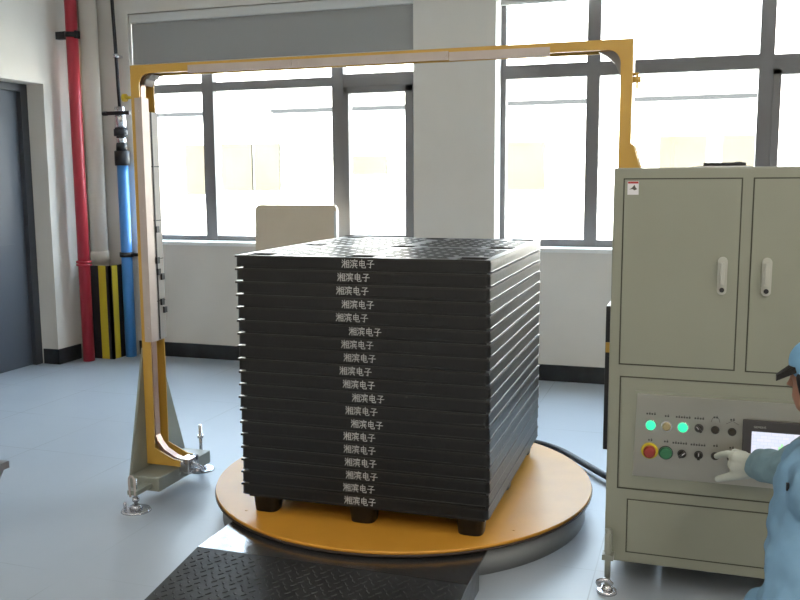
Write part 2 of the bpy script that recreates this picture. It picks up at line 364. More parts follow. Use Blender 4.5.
# ------------------------------------------------------------------ turntable
TX, TY, TR, TZ = -1.245, 3.765, .853, .13
tt = thing('turntable', 'round yellow turntable carrying the pallet stack', 'turntable', (TX, TY, 0))
bm = B(); cyl(bm, (TX, TY, TZ-.012), (TX, TY, TZ), TR-.002, TR-.004, n=128); bm.normal_update()
obj('top_plate', bm, M_tab, tt)
bm = B(); cyl(bm, (TX, TY, TZ-.022), (TX, TY, TZ-.0125), TR+.0, TR+.001, n=128); obj('rim', bm, M_rim, tt, 'dark rim')
bm = B(); cyl(bm, (TX, TY, 0), (TX, TY, TZ-.023), TR-.03, n=128); obj('drum', bm, M_drum, tt, 'grey drum')
bm = B()
for k in range(4):
    t = k*PI/2+.9; bm = B(); cyl(bm, (TX+.78*math.cos(t), TY+.78*math.sin(t), TZ), (TX+.78*math.cos(t), TY+.78*math.sin(t), TZ+.002), .006, n=12); obj('screw', bm, M_tab, tt)

# ------------------------------------------------------------------ ramp
def rz(y): return .1 if y > 2.83 else max(.004, .1 - .14*(2.83-y))
rm = thing('loading_ramp', 'black steel loading ramp in front of the turntable', 'ramp', (-1.24, 2.6, 0))
RX0, RX1 = -1.765, -.705
def ycirc(x): return TY - math.sqrt(max(0, (TR-.024)**2 - (x-TX)**2))
bm = B(); NX = 40; YS = 2.83; top = []; bot = []
for i in range(NX+1):
    x = RX0 + (RX1-RX0)*i/NX; y = ycirc(x)
    y0 = min(YS, y-.005); col = []
    for (yy) in (y0, y): col.append((bm.verts.new((x, yy, rz(yy))), bm.verts.new((x, yy, rz(yy)-.008))))
    top.append(col)
for A_, B_ in zip(top, top[1:]):
    bm.faces.new((A_[0][0], B_[0][0], B_[1][0], A_[1][0])); bm.faces.new((A_[0][1], A_[1][1], B_[1][1], B_[0][1]))
    bm.faces.new((A_[0][0], A_[0][1], B_[0][1], B_[0][0])); bm.faces.new((A_[1][0], B_[1][0], B_[1][1], A_[1][1]))
for A_ in (top[0], top[-1]): bm.faces.new((A_[0][0], A_[1][0], A_[1][1], A_[0][1]))
obj('smooth_strip', bm, mat('bare_steel_strip', (.15, .15, .155), .2, metal=.8, noise=.2, nscale=5, bump=.1, bscale=20), rm, 'smooth steel strip next to the turntable')
YE = 2.16
bm = B()
prism(bm, [(YE, 0), (YE, rz(YE)), (YS-.002, rz(YS-.002)), (YS-.002, rz(YS)-.008)], 'x', RX0, RX1)
# raised tear-drop treads
k = 0; y = YE+.02
while y < YS-.02:
    x = RX0+.02 + (.018 if k % 2 else 0)
    j = 0
    while x < RX1-.02:
        s = 1 if (j+k) % 2 else -1; z = rz(y)
        g = [(-.012, -.0022*1), (0, -.0042), (.012, -.0022), (.012, .0022), (0, .0042), (-.012, .0022)]
        ca, sa = math.cos(s*.785), math.sin(s*.785)
        lo = [bm.verts.new((x+p*ca-q*sa, y+p*sa+q*ca, rz(y+p*sa+q*ca)-.0005)) for p, q in g]
        hi = [bm.verts.new((x+.75*(p*ca-q*sa), y+.75*(p*sa+q*ca), rz(y+p*sa+q*ca)+.0022)) for p, q in g]
        bm.faces.new(hi)
        for i in range(6): bm.faces.new((lo[i], lo[(i+1)%6], hi[(i+1)%6], hi[i]))
        x += .036; j += 1
    y += .024; k += 1
obj('checker_plate', bm, M_steelplate, rm)
for xs in (RX0, RX1-.008):
    bm = B(); yt = 3.06 if xs == RX0 else 3.0
    prism(bm, [(YE+.12, 0), (yt, 0), (yt, .091), (YS, .091), (YE+.12, rz(YE+.12)-.009)], 'x', xs+.0005, xs+.0075); obj('side_skirt', bm, M_steelplate, rm)

# ------------------------------------------------------------------ pallets
PW, PD, PP = 1.032, 1.195, .0521
PFX, PFY = (.088, .512, .953), (.070, .5975, 1.125)
def pallet_deck():
    # plan grid with holes, extruded; non-uniform lines
    def lines(L, n):
        bar = .013; pitch = (L-.05-bar)/n; r_ = [0, .025]
        for i in range(n):
            r_ += [.025 + bar + i*pitch, .025 + (i+1)*pitch]
        r_ += [L-.025, L]; return sorted(set(round(v, 5) for v in r_))
    PXs = PFX; PYs = PFY; h = .057
    def axis(L, n, P, hh):
        hard = sorted([0, L] + [v for p in P for v in (p-hh, p+hh)])
        r_ = hard[:]
        for i in range(1, n):
            v = i*L/n
            if min(abs(v-w) for w in hard) > L/n*.45: r_.append(v)
        return sorted(r_)
    px_, bx_, py_, by_ = .100, .015, .0495, .017
    def axis2(L, p, b, P, hh):
        hard = sorted([0, L, .03, L-.03] + [v for q in P for v in (q-hh, q+hh)]); r_ = hard[:]; k = 0
        while k*p < L:
            for v in (k*p, k*p+b):
                if 0 < v < L and min(abs(v-w) for w in hard) > .003: r_.append(v)
            k += 1
        return sorted(r_)
    xs = axis2(PW, px_/2, bx_, PXs, h); ys = axis2(PD, py_, by_, PYs, h*.92)
    def solid(i, j):
        x = (xs[i]+xs[i+1])/2; y = (ys[j]+ys[j+1])/2
        for a in PXs:
            for b in PYs:
                if abs(x-a) < h and abs(y-b) < h*.92: return False
        if min(x, PW-x) < .03 or min(y, PD-y) < .03: return True
        for a in PXs:
            for b in PYs:
                if abs(x-a) < h+.022 and abs(y-b) < h+.018: return True
        if abs(x-.512) < .024 or abs(y-.5975) < .026: return True
        if y % py_ < by_: return True
        return (x + (px_/2 if int(y/py_) % 2 else 0)) % px_ < bx_
    bm = B(); V = {}
    def v(i, j):
        if (i, j) not in V: V[i, j] = bm.verts.new((xs[i]-PW/2, ys[j]-PD/2, 0))
        return V[i, j]
    for i in range(len(xs)-1):
        for j in range(len(ys)-1):
            if solid(i, j): bm.faces.new((v(i, j), v(i+1, j), v(i+1, j+1), v(i, j+1)))
    for q in bm.faces: q.material_index = 1
    g = bmesh.ops.extrude_face_region(bm, geom=list(bm.faces))
    for e in g['geom']:
        if isinstance(e, bmesh.types.BMVert): e.co.z -= .008
    # rim lip: rounded top edge, slightly flared out at the foot
    lip = .0455; cr = .02
    def loop(ins, z):
        pts = []
        for (cx, cy, a0) in ((PW/2-cr, PD/2-cr, 0), (-PW/2+cr, PD/2-cr, PI/2), (-PW/2+cr, -PD/2+cr, PI), (PW/2-cr, -PD/2+cr, 1.5*PI)):
            for k in range(6):
                t = a0 + k*PI/10; pts.append(bm.verts.new((cx+(cr-ins)*math.cos(t), cy+(cr-ins)*math.sin(t), z)))
        return pts
    prof = [(.012, .0), (.004, .0004), (.0012, -.003), (.0005, -.012), (0, -lip+.004), (-.0015, -lip+.002), (-.001, -lip), (.006, -lip), (.006, -.006), (.012, -.0)]
    Ls = [loop(a_, b_) for a_, b_ in prof]
    for A_, B_ in zip(Ls, Ls[1:]):
        n = len(A_)
        for i in range(n): bm.faces.new((A_[i], B_[i], B_[(i+1)%n], A_[(i+1)%n]))
    # inner ribs: a skirt set back from the lip that bears on the next pallet
    q = .034; z1 = -.0515
    fy0, fy1 = PFY[0]+.064, PFY[1]-.064; fx0, fx1 = PFX[0]+.068, PFX[1]-.068
    for (y0, y1) in ((fy0, fy1), (PFY[1]+.064, PFY[2]-.064)):
        for x0 in (-PW/2+q, PW/2-q-.005): bx(bm, x0, x0+.005, y0-PD/2, y1-PD/2, z1, -.008)
    for (x0, x1) in ((fx0, fx1), (PFX[1]+.068, PFX[2]-.068)):
        for y0 in (-PD/2+q, PD/2-q-.005): bx(bm, x0-PW/2, x1-PW/2, y0, y0+.005, z1, -.008)
    # the front and back lips reach down to the next deck except near the corners
    for (ya, yb) in ((-PD/2-.0012, -PD/2+.0048), (PD/2-.0048, PD/2+.0012)):
        bx(bm, -PW/2+.036, PW/2-.012, ya, yb, -.0512, -lip+.001)
    return bm
def cup(bm, h):
    # tapered open cup, superelliptic plan
    def ring(a, z, n=28):
        out = []
        for k in range(n):
            t = 2*PI*k/n; c_, s_ = math.cos(t), math.sin(t)
            out.append(bm.verts.new((a*math.copysign(abs(c_)**.6, c_), a*.92*math.copysign(abs(s_)**.6, s_), z)))
        return out
    prof = [(.0625, -.002), (.062, -.008), (.058, -.045), (.0492, -h+.006), (.046, -h), (.0425, -h+.005), (.0455, -h+.008), (.0545, -.045), (.0592, -.002)]
    R_ = [ring(a, z) for a, z in prof]
    for i, (A_, B_) in enumerate(zip(R_, R_[1:])):
        for k in range(28):
            q = bm.faces.new((A_[k], A_[(k+1)%28], B_[(k+1)%28], B_[k])); q.smooth = True
    for k in range(28): bm.faces.new((R_[-1][k], R_[-1][(k+1)%28], R_[0][(k+1)%28], R_[0][k]))
    bm.faces.new(R_[4]); bm.faces.new(R_[5][::-1])
# lettering: strokes of the four characters on a unit square
GLYPH = [
 # xiang (water radical, tree, eye)
 [[(.04,.92),(.16,.80)],[(.0,.66),(.13,.56)],[(.0,.05),(.17,.38)],
  [(.2,.70),(.58,.70)],[(.39,.98),(.39,.0)],[(.39,.66),(.2,.30)],[(.39,.62),(.56,.42)],
  [(.66,.88),(.66,.04)],[(.66,.88),(.96,.88)],[(.96,.88),(.96,.04)],[(.66,.62),(.96,.62)],[(.66,.36),(.96,.36)],[(.66,.08),(.96,.08)]],
 # bin (water radical, roof, soldier)
 [[(.04,.92),(.16,.80)],[(.0,.66),(.13,.56)],[(.0,.05),(.17,.38)],
  [(.62,1.0),(.65,.88)],[(.27,.86),(.27,.70)],[(.27,.86),(.98,.86)],[(.98,.86),(.94,.72)],
  [(.82,.76),(.44,.70)],[(.42,.72),(.42,.32)],[(.42,.53),(.90,.53)],[(.70,.53),(.70,.32)],[(.24,.32),(1.0,.32)],[(.48,.22),(.32,.02)],[(.72,.22),(.92,.02)]],
 # dian
 [[(.16,.80),(.16,.28)],[(.16,.80),(.80,.80)],[(.80,.80),(.80,.28)],[(.16,.54),(.80,.54)],[(.16,.30),(.80,.30)],[(.47,1.0),(.47,.12)],[(.47,.10),(.60,.04)],[(.58,.04),(.96,.04)],[(.96,.04),(.97,.20)]],
 # zi
 [[(.18,.90),(.82,.90)],[(.82,.90),(.52,.66)],[(.52,.66),(.52,.06)],[(.52,.06),(.34,.12)],[(.02,.50),(.98,.50)]],
]
def lettering():
    bm = B(); H = .0325; wch = .0335; w = .0022
    for gi, G in enumerate(GLYPH):
        for (a_, b_) in G:
            p = Vector((gi*wch + a_[0]*wch*.88, 0, a_[1]*H)); q = Vector((gi*wch + b_[0]*wch*.88, 0, b_[1]*H))
            d_ = (q-p).normalized()*w*.5; nn = Vector((-d_.z, 0, d_.x)); p -= d_; q += d_
            lo = [bm.verts.new(v_ + Vector((0, .0006, 0))) for v_ in (p-nn, q-nn, q+nn, p+nn)]
            hi = [bm.verts.new(v_ - Vector((0, .0006, 0))) for v_ in (p-nn, q-nn, q+nn, p+nn)]
            bm.faces.new(hi); bm.faces.new(lo[::-1])
            for i in range(4): bm.faces.new((lo[i], lo[(i+1)%4], hi[(i+1)%4], hi[i]))
    return bm
FH = .082 + .0455
ZT = 1.1919
ang0 = .0136
# centre of stack from its near right corner
ux = Vector((math.cos(ang0), math.sin(ang0), 0)); uy = Vector((-math.sin(ang0), math.cos(ang0), 0))
PC = Vector((-.7048, 3.1493, 0)) - ux*PW/2 + uy*PD/2
txt_px = [.430, .413, .409, .430, .405, .458, .425, .438, .421, .431, .470, .446, .465, .434, .434, .438, .442, .433, .439]
rowtxt = ['topmost of the stack', 'second from the top of the stack', 'third from the top of the stack', 'fourth from the top of the stack', 'fifth from the top of the stack', 'sixth from the top of the stack', 'seventh from the top of the stack', 'eighth from the top of the stack', 'ninth from the top of the stack', 'tenth from the top, at mid height of the stack', 'ninth from the bottom of the stack', 'eighth from the bottom of the stack', 'seventh from the bottom of the stack', 'sixth from the bottom of the stack', 'fifth from the bottom of the stack', 'fourth from the bottom of the stack', 'third from the bottom of the stack', 'second from the bottom of the stack', 'lowest of the stack, feet on the turntable']
deck0 = foot0 = text0 = None
for k in range(19):
    root = bpy.data.objects.new('plastic_pallet', None); C.objects.link(root); root.empty_display_size = .1
    lab = 'black nestable plastic pallet ' + rowtxt[k]
    if k == 0: lab = 'black plastic pallet, topmost of the stack, with its lattice deck showing'
    tag(root, lab, 'pallet', 'black plastic pallets nested on the turntable')
    jx, jy = random.uniform(-.0022, .0022), random.uniform(-.0018, .0018)
    root.location = PC + Vector((jx, jy, ZT - k*PP)); root.rotation_euler = (0, 0, ang0 + random.uniform(-.0016, .0016))
    if k == 0:
        deck0 = obj('deck', pallet_deck(), [M_pal, M_deck]); deck0.parent = root
        bm = B(); cup(bm, FH); foot0 = obj('foot', bm, M_pal); text0 = obj('lettering', lettering(), M_txt); text0['label'] = 'white printed lettering'
        text0.parent = root; dk, tx = deck0, text0
    else:
        dk = deck0.copy(); tx = text0.copy(); C.objects.link(dk); C.objects.link(tx); dk.parent = root; tx.parent = root
    tx.location = (-PW/2 + txt_px[k] + .026 - .0006*k, -PD/2-.0007, -.0395)
    first = True
    for a_ in PFX:
        for b_ in PFY:
            if k == 0 and first: ft = foot0
            else: ft = foot0.copy(); C.objects.link(ft)
            first = False
            ft.parent = root; ft.location = (a_-PW/2, b_-PD/2, 0)
            if k == 18: ft.scale = (1.0, 1.0, 1.0)

# ------------------------------------------------------------------ strapping arch
AX0, AX1, AZ1 = -2.468, -.252, 2.005     # outer left, outer right, top
AY0, AY1 = 3.54, 3.66
FW = .045
ar = thing('strapping_arch', 'yellow strapping arch spanning over the pallet stack', 'machine', (-2.4, 3.6, 0))
def arch_plate(y0, y1, fw):
    bm = B()
    xi0, xi1 = AX0+fw, AX1-fw; zi = AZ1-.038; R_ = .05; zb = .17
    outer = [(AX0, zb-.03), (AX0, AZ1), (AX1, AZ1), (AX1, .14)]
    inner = [(xi1, .14), (xi1, zi-R_)]
    for k in range(1, 7): t = k*PI/12; inner.append((xi1-R_+R_*math.cos(t), zi-R_+R_*math.sin(t)))
    for k in range(0, 7): t = PI/2 + k*PI/12; inner.append((xi0+R_+R_*math.cos(t), zi-R_+R_*math.sin(t)))
    inner += [(xi0, zb+.05), (xi0+.1, zb+.005), (xi0+.135, zb-.0), (xi0+.135, zb-.03)]
    prism(bm, outer+inner, 'y', y0, y1); return bm
obj('front_frame', arch_plate(AY0, AY0+.006, FW), M_yel, ar)
obj('rear_frame', arch_plate(AY1-.006, AY1, FW), M_yel, ar)
bm = B(); bx(bm, AX0, AX0+.004, AY0+.006, AY1-.006, .14, AZ1-.004); bx(bm, AX1-.004, AX1, AY0+.006, AY1-.006, .14, AZ1-.004); bx(bm, AX0, AX1, AY0+.006, AY1-.006, AZ1-.004, AZ1)
obj('outer_web', bm, M_yel, ar)
# chute that guides the strap, inside the channel, with curved corners
def chute_path(off):
    a, b, z = AX0+off, AX1-off, AZ1-off; R_ = .075; P = [(a, .27), (a, z-R_)]
    for k in range(1, 9): t = PI - k*PI/16; P.append((a+R_+R_*math.cos(t), z-R_+R_*math.sin(t)))
    for k in range(0, 9): t = PI/2 - k*PI/16; P.append((b-R_+R_*math.cos(t), z-R_+R_*math.sin(t)))
    P.append((b, .3)); return P
lowcurve = [(AX0+.20, .155), (AX0+.13, .175), (AX0+.075, .205), (AX0+.045, .24)]
bm = B(); o_ = [(AX0+.20, .145), (AX0+.12, .163), (AX0+.06, .19), (AX0+.025, .235)] + chute_path(.012); i_ = lowcurve + chute_path(.030)
o_ = o_[:4] + o_[4:]; A_ = [bm.verts.new((p[0], AY0+.035, p[1])) for p in o_]; A2 = [bm.verts.new((p[0], AY0+.072, p[1])) for p in o_]
B_ = [bm.verts.new((p[0], AY0+.035, p[1])) for p in i_]; B2 = [bm.verts.new((p[0], AY0+.072, p[1])) for p in i_]
for i in range(len(A_)-1):
    for (p, q) in ((A_, A2), (B_, B2), (A_, B_), (A2, B2)): bm.faces.new((p[i], p[i+1], q[i+1], q[i]))
bm.faces.new((A_[0], A2[0], B2[0], B_[0])); bm.faces.new((A_[-1], A2[-1], B2[-1], B_[-1]))
obj('strap_chute', bm, M_cop, ar, 'copper-coloured curved strap chute')
# corner brackets inside the top corners
for s, x, k_ in ((1, AX0+FW, .55), (-1, AX1-FW, 1.1)):
    bm = B(); prism(bm, [(x, AZ1-.038), (x+s*.08*k_, AZ1-.038), (x+s*.05*k_, AZ1-.055), (x+s*.025*k_, AZ1-.038-.04*k_), (x, AZ1-.038-.09*k_)], 'y', AY0+.04, AY1-.01); obj('corner_bracket', bm, M_alug, ar)
# pale cover strips on the front
bm = B(); bx(bm, -2.165, -1.66, AY0-.006, AY0, AZ1-.046, AZ1-.012); bx(bm, -1.657, -.97, AY0-.006, AY0, AZ1-.046, AZ1-.012); bx(bm, -.967, -.565, AY0-.006, AY0, AZ1-.050, AZ1-.016)
for x in (-2.15, -1.68, -1.63, -1.28, -.98): cyl(bm, (x, AY0-.009, AZ1-.028), (x, AY0-.006, AZ1-.028), .005, n=10)
obj('cover_strip', bm, M_alu, ar, 'pale metal cover strip along the top beam')
bm = B(); bx(bm, AX0+.021, AX0+.058, AY0-.006, AY0, .735, 1.86); bx(bm, AX0+.053, AX0+.058, AY0, AY0+.05, .735, 1.86)
for z in (1.8, 1.35, 1.05, .8): cyl(bm, (AX0+.04, AY0-.009, z), (AX0+.04, AY0-.006, z), .004, n=10)
obj('side_cover', bm, M_alu, ar, 'pale metal cover on the left leg')
bm = B(); bx(bm, AX0+.05, AX0+.056, AY0+.05, AY1, .735, 1.80)
for z in (1.55, 1.30, 1.12, .92): bx(bm, AX0+.056, AX0+.058, AY0+.05, AY1, z, z+.004, 1)
for z, y in ((1.245, .062), (1.10, .055), (1.045, .06), (1.02, .09), (.90, .08), (.86, .1)): bx(bm, AX0+.056, AX0+.066, AY0+y, AY0+y+.022, z, z+.03, 1)
bx(bm, AX0+.056, AX0+.060, AY0+.062, AY0+.067, .74, 1.8, 1)
obj('guide_track', bm, [M_alug, M_blk], ar, 'grey strap track with black clips')
# sensor studs
bm = B(); cyl(bm, (AX0-.045, AY0+.02, 1.865), (AX0, AY0+.02, 1.865), .007); cyl(bm, (AX0-.055, AY0+.02, 1.865), (AX0-.04, AY0+.02, 1.865), .018); obj('adjusting_knob', bm, M_hzy, ar)
bm = B(); cyl(bm, (AX1, AY0+.02, 1.855), (AX1+.03, AY0+.02, 1.855), .012); cyl(bm, (AX1+.0, AY0+.02, 1.875), (AX1+.022, AY0+.02, 1.875), .006); bx(bm, AX1+.012, AX1+.020, AY0+.012, AY0+.03, 1.82, 1.88); obj('adjusting_knob', bm, M_yel, ar)
bm = B(); prism(bm, [(AX1-.001, 1.615), (AX1+.012, 1.61), (AX1+.045, 1.50), (AX1+.10, .2), (AX1-.001, .2)], 'y', AY0, AY0+.012); prism(bm, [(AX1-.001, 1.615), (AX1+.012, 1.61), (AX1+.045, 1.50), (AX1+.10, .2), (AX1-.001, .2)], 'y', AY1-.012, AY1)
bx(bm, AX1-.0, AX1+.02, AY0+.012, AY1-.012, .2, 1.55); obj('gusset', bm, M_yel, ar)
# left wedge and base beam
def zbeam(): return .065, .15
bm = B(); prism(bm, [(3.55, .70), (3.67, .70), (3.89, .07), (3.40, .07)], 'x', AX0-.013, AX0-.001); obj('wedge_plate', bm, M_gus, ar, 'grey-green tapered support plate')
bm = B(); bx(bm, AX0, AX0+.155, 3.40, 3.86, .06, .125, 0, .008); obj('base_beam', bm, M_gus, ar)
bm = B(); bx(bm, AX1-.005, AX1+.15, 3.48, 3.89, .06, .14, 0, .006); obj('base_beam', bm, M_gus, ar)
def foot_pad(x, y, handle, h=.3):
    bm = B(); cyl(bm, (x, y, 0), (x, y, .008), .068, .062, n=28); cyl(bm, (x, y, .012), (x, y, .028), .03, .018); obj('foot_pad', bm, M_chr, ar)
    bm = B(); cyl(bm, (x, y, .028), (x, y, h), .009, n=14); cyl(bm, (x, y, .045), (x, y, .062), .016, n=6); cyl(bm, (x, y, h-.07), (x, y, h-.055), .016, n=6); obj('levelling_screw', bm, M_chr, ar)
    if handle:
        bm = B(); tube(bm, spline([(x-.012, y-.022, .07), (x-.014, y-.025, .15), (x, y-.028, .17), (x+.014, y-.025, .15), (x+.014, y-.022, .08)], 6), .005, 8); obj('loop_handle', bm, M_alu, ar)
foot_pad(-2.375, 3.305, True, .15); foot_pad(-2.395, 3.905, False, .24)
bm = B(); cyl(bm, (-2.42, 3.285, .010), (-2.42, 3.285, .04), .007, n=8); obj('anchor_bolt', bm, M_chr, ar)
bm = B(); bx(bm, -2.40, -2.35, 3.28, 3.402, .08, .10); obj('foot_bracket', bm, M_gus, ar)
bm = B(); bx(bm, -2.42, -2.37, 3.858, 3.925, .08, .10); obj('foot_bracket', bm, M_gus, ar)
# clamp where the chute leaves the leg
bm = B()
for (x, y, z) in ((-2.30, 3.57, .155), (-2.27, 3.60, .135), (-2.275, 3.64, .16), (-2.25, 3.62, .10)): cyl(bm, (x-.02, y, z), (x+.02, y, z), .014, n=8); cyl(bm, (x, y-.018, z), (x, y+.018, z), .009, n=8)
bx(bm, -2.31, -2.255, 3.565, 3.65, .10, .17, 0, .006); tube(bm, spline([(-2.26, 3.60, .15), (-2.22, 3.62, .12), (-2.24, 3.66, .09), (-2.29, 3.68, .12)], 5), .006, 8)
obj('chute_clamp', bm, M_chr, ar, 'small steel clamp with fittings')
for x in (AX1+.03, AX1+.12):
    bm = B(); cyl(bm, (x, 3.7, 0), (x, 3.7, .012), .05); cyl(bm, (x, 3.7, .012), (x, 3.7, .06), .01); obj('foot_pad', bm, M_chr, ar)
bm = B(); bx(bm, AX1-.078, AX1-.046, 3.56, 3.74, .40, .985, 0, .006); obj('strapping_head_housing', bm, M_dark, ar, 'dark housing on the right leg')
bm = B(); bx(bm, AX1-.076, AX1-.046, 3.56-.006, 3.56, .80, .84); obj('warning_patch', bm, M_yel, ar)

# hose behind the turntable
bm = B(); tube(bm, spline([(-1.35, 4.78, .02), (-1.0, 4.84, .022), (-.816, 4.80, .03), (-.664, 4.70, .03), (-.536, 4.54, .03), (-.40, 4.36, .03), (-.27, 4.22, .025), (-.12, 4.10, .022)], 8), .017, 14)
tag(obj('hose', bm, M_blk), 'black hose on the floor behind the turntable running to the cabinet', 'hose')

# ------------------------------------------------------------------ control cabinet
CX0, CX1, CY, CY1, CZ0, CZ1 = -.278, .70, 3.16, 3.44, .11, 1.519
cb = thing('control_cabinet', 'grey-green steel control cabinet with two doors and a button panel', 'cabinet', (.2, 3.3, 0))
CH0, CH1 = .79, .388  # control bay top / bottom
bm = B(); bx(bm, CX0, CX1, CY, CY1, CZ0, CZ1, 0, .006); obj('body', bm, M_cab, cb)
bm = B(); bx(bm, -.09, CX1, CY1+.001, 3.98, .07, CZ1, 0, .006); obj('rear_light_blocker', bm, M_cab, cb)  # unseen rear section, added to block light and shade the floor underneath
def seam(x0, x1, z0, z1, y=CY, w=.0045):
    bm = B()
    for q in ((x0-w, x1+w, z0-w, z0), (x0-w, x1+w, z1, z1+w), (x0-w, x0, z0, z1), (x1, x1+w, z0, z1)): bx(bm, q[0], q[1], y-.0012, y+.004, q[2], q[3])
    return bm
def door(x0, x1, z0, z1, hx, lab):
    bm = B(); bx(bm, x0, x1, CY-.003, CY+.01, z0, z1, 0, .002); d_ = obj('door', bm, M_cab, cb)
    obj('door_seam', seam(x0, x1, z0, z1), M_gap, d_)
    hz = 1.158
    bm = B()
    n = 12; o1 = []
    for k in range(n*2):
        t = 2*PI*k/(n*2); c_, s_ = math.cos(t), math.sin(t); o1.append((hx+.0155*c_, hz+(.048 if s_ >= 0 else -.048)+.0155*s_))
    prism(bm, o1, 'y', CY-.012, CY-.003)
    bx(bm, hx-.007, hx+.007, CY-.026, CY-.012, hz-.03, hz+.045, 0, .003)
    h_ = obj('handle', bm, M_hand, d_, 'pale grey paddle handle')
    bm = B(); cyl(bm, (hx, CY-.018, hz-.047), (hx, CY-.012, hz-.047), .008, n=16); obj('lock', bm, M_dark, h_)
    return d_
d1 = door(-.2405, .1335, .8395, 1.4795, .0855, 0)
d2 = door(.1745, .575, .8380, 1.4795, .2235, 0)
bm = B(); bx(bm, -.231, -.194, CY-.0042, CY-.003, 1.428, 1.474); bx(bm, -.230, -.195, CY-.0046, CY-.0042, 1.466, 1.473, 1)
prism(bm, [(-.225, 1.446), (-.216, 1.452), (-.208, 1.462), (-.205, 1.454), (-.199, 1.447), (-.208, 1.443), (-.214, 1.447)], 'y', CY-.0046, CY-.0042, 2)
obj('warning_label', bm, [M_lblw, M_lblr, M_ink], d1, 'small red and white warning label')
# control bay: framed recess
obj('bay_seam', seam(CX0+.043, .625, CH1, CH0), M_gap, cb)
bm = B(); bx(bm, CX0+.045, .622, CY-.004, CY+.01, CH1+.002, CH0-.002, 0, .003); bay = obj('bay_panel', bm, M_cab, cb)
bm = B(); prism(bm, [(-.193, .428), (.60, .428), (.60, .747), (-.185, .747)], 'y', CY-.009, CY-.004); obj('raised_frame', bm, M_cab, bay)
bm = B(); prism(bm, [(-.186, .440), (.59, .440), (.59, .737), (-.177, .737)], 'y', CY-.012, CY-.009); ss = obj('control_plate', bm, M_ss, cb, 'brushed stainless control plate')
for x, z in ((-.168, .728), (-.175, .449), (.58, .728)):
    pass
PY = CY-.012
def ring_btn(name, x, z, rad, mt, dep=.012, lab=None, collar=M_chr, crad=1.25):
    bm = B(); cyl(bm, (x, PY, z), (x, PY-.004, z), rad*crad, rad*crad*.96, n=28); b_ = obj(name, bm, collar, cb, lab)
    bm = B(); cyl(bm, (x, PY-.004, z), (x, PY-dep, z), rad, rad*.94, n=28)
    cyl(bm, (x, PY-dep, z), (x, PY-dep-.002, z), rad*.94, rad*.7, n=28); obj('cap', bm, mt, b_); return b_
ring_btn('indicator_lamp', -.129, .628, .0165, M_grn_on, lab='lit green indicator lamp')
ring_btn('indicator_lamp', -.0755, .628, .0155, M_tan, lab='unlit tan indicator lamp')
ring_btn('indicator_lamp', -.022, .629, .0165, M_grn_on, lab='lit green indicator lamp')
def selector(x, z, a):
    b_ = ring_btn('selector_switch', x, z, .013, M_kn, .010, 'black selector switch', M_kn, 1.15)
    bm = B(); bx(bm, -.0045, .0045, -.012, 0, -.013, .013, 0, .002)
    for v in bm.verts: v.co = Matrix.Rotation(a, 3, 'Y') @ v.co + Vector((x, PY-.010, z))
    k_ = obj('knob', bm, M_kn, b_)
    bm = B(); bx(bm, -.0014, .0014, -.0126, -.0118, .001, .012)
    for v in bm.verts: v.co = Matrix.Rotation(a, 3, 'Y') @ v.co + Vector((x, PY-.010, z))
    j_ = obj('pointer', bm, M_lblw, b_)
selector(.031, .630, -.7); selector(-.022, .534, .8); selector(.033, .535, 0)
M_pb = mat('dark_bronze_button', (.035, .028, .016), .4)
for x, z in ((.084, .628), (.138, .626), (.087, .536), (.139, .534)): ring_btn('push_button', x, z, .0125, M_pb, .008, 'dark push button', M_dark, 1.12)
em = ring_btn('emergency_stop', -.130, .535, .0215, M_redb, .026, 'red mushroom emergency stop on a yellow collar', M_yb, 1.38)
ring_btn('push_button', -.0755, .533, .0225, M_grn, .012, 'large green push button', M_dark, 1.1)
# small captions above each control
bm = B()
for x, z, n in ((-.129, .668, 2), (-.0755, .664, 1), (-.022, .664, 3), (.031, .664, 2), (.084, .672, 1), (.138, .668, 1), (-.129, .574, 1), (-.0755, .573, 1), (-.03, .571, 3), (.03, .570, 3), (.087, .572, 1), (.139, .570, 1)):
    bm = B()
    for q in range(n*2):
        xx = x + (q - n + .5)*.0085; bx(bm, xx-.003, xx+.0028, PY-.0006, PY, z-.003, z+.003)
        if q % 2: bx(bm, xx-.002, xx+.002, PY-.0006, PY, z+.0045, z+.006)
    obj('caption', bm, M_ink, cb)
bm = B(); tube(bm, spline([(.070, PY-.0005, .655), (.074, PY-.0005, .668), (.084, PY-.0005, .674), (.094, PY-.0005, .668), (.098, PY-.0005, .655)], 3), .0007, 6)
obj('dial_arc', bm, M_ink, cb)
bm = B(); tube(bm, [(.118, PY-.0005, .652), (.138, PY-.0005, .664), (.158, PY-.0005, .652)], .0007, 6)
obj('dial_arc', bm, M_ink, cb)
# HMI touch screen
bm = B(); bx(bm, .171, .415, PY-.010, PY, .512, .674, 0, .004); hm = obj('touch_screen', bm, M_bez, cb, 'dark bezelled touch screen')
bm = B(); bx(bm, .2, .388, PY-.0112, PY-.010, .541, .636); so = obj('display', bm, M_scr, hm, 'lit white display')
bm = B()
for q in ((.285, .292, .578, .59), (.292, .299, .57, .60), (.283, .288, .565, .575)): bx(bm, q[0], q[1], PY-.0116, PY-.0112, q[2], q[3])
obj('display_mark', bm, mat('pale_green_pixels', (.2, .5, .2), .5, emit=(.45, .85, .5), estr=.7), hm)
try:
    cu = bpy.data.curves.new('logo', 'FONT'); cu.body = 'SIEMENS'; cu.size = .0105
    to = bpy.data.objects.new('logo', cu); C.objects.link(to)
    bpy.context.view_layer.update()
    me = bpy.data.meshes.new_from_object(to); bpy.data.objects.remove(to)
    lo = bpy.data.objects.new('maker_lettering', me); C.objects.link(lo); me.materials.append(M_hand)
    lo.rotation_euler = (PI/2, 0, 0); lo.parent = hm; lo.location = Vector((.205, PY-.0104, .648))
    lo.location -= root_loc(hm) - Vector((0, 0, 0))
except Exception as ex: print('logo', ex)
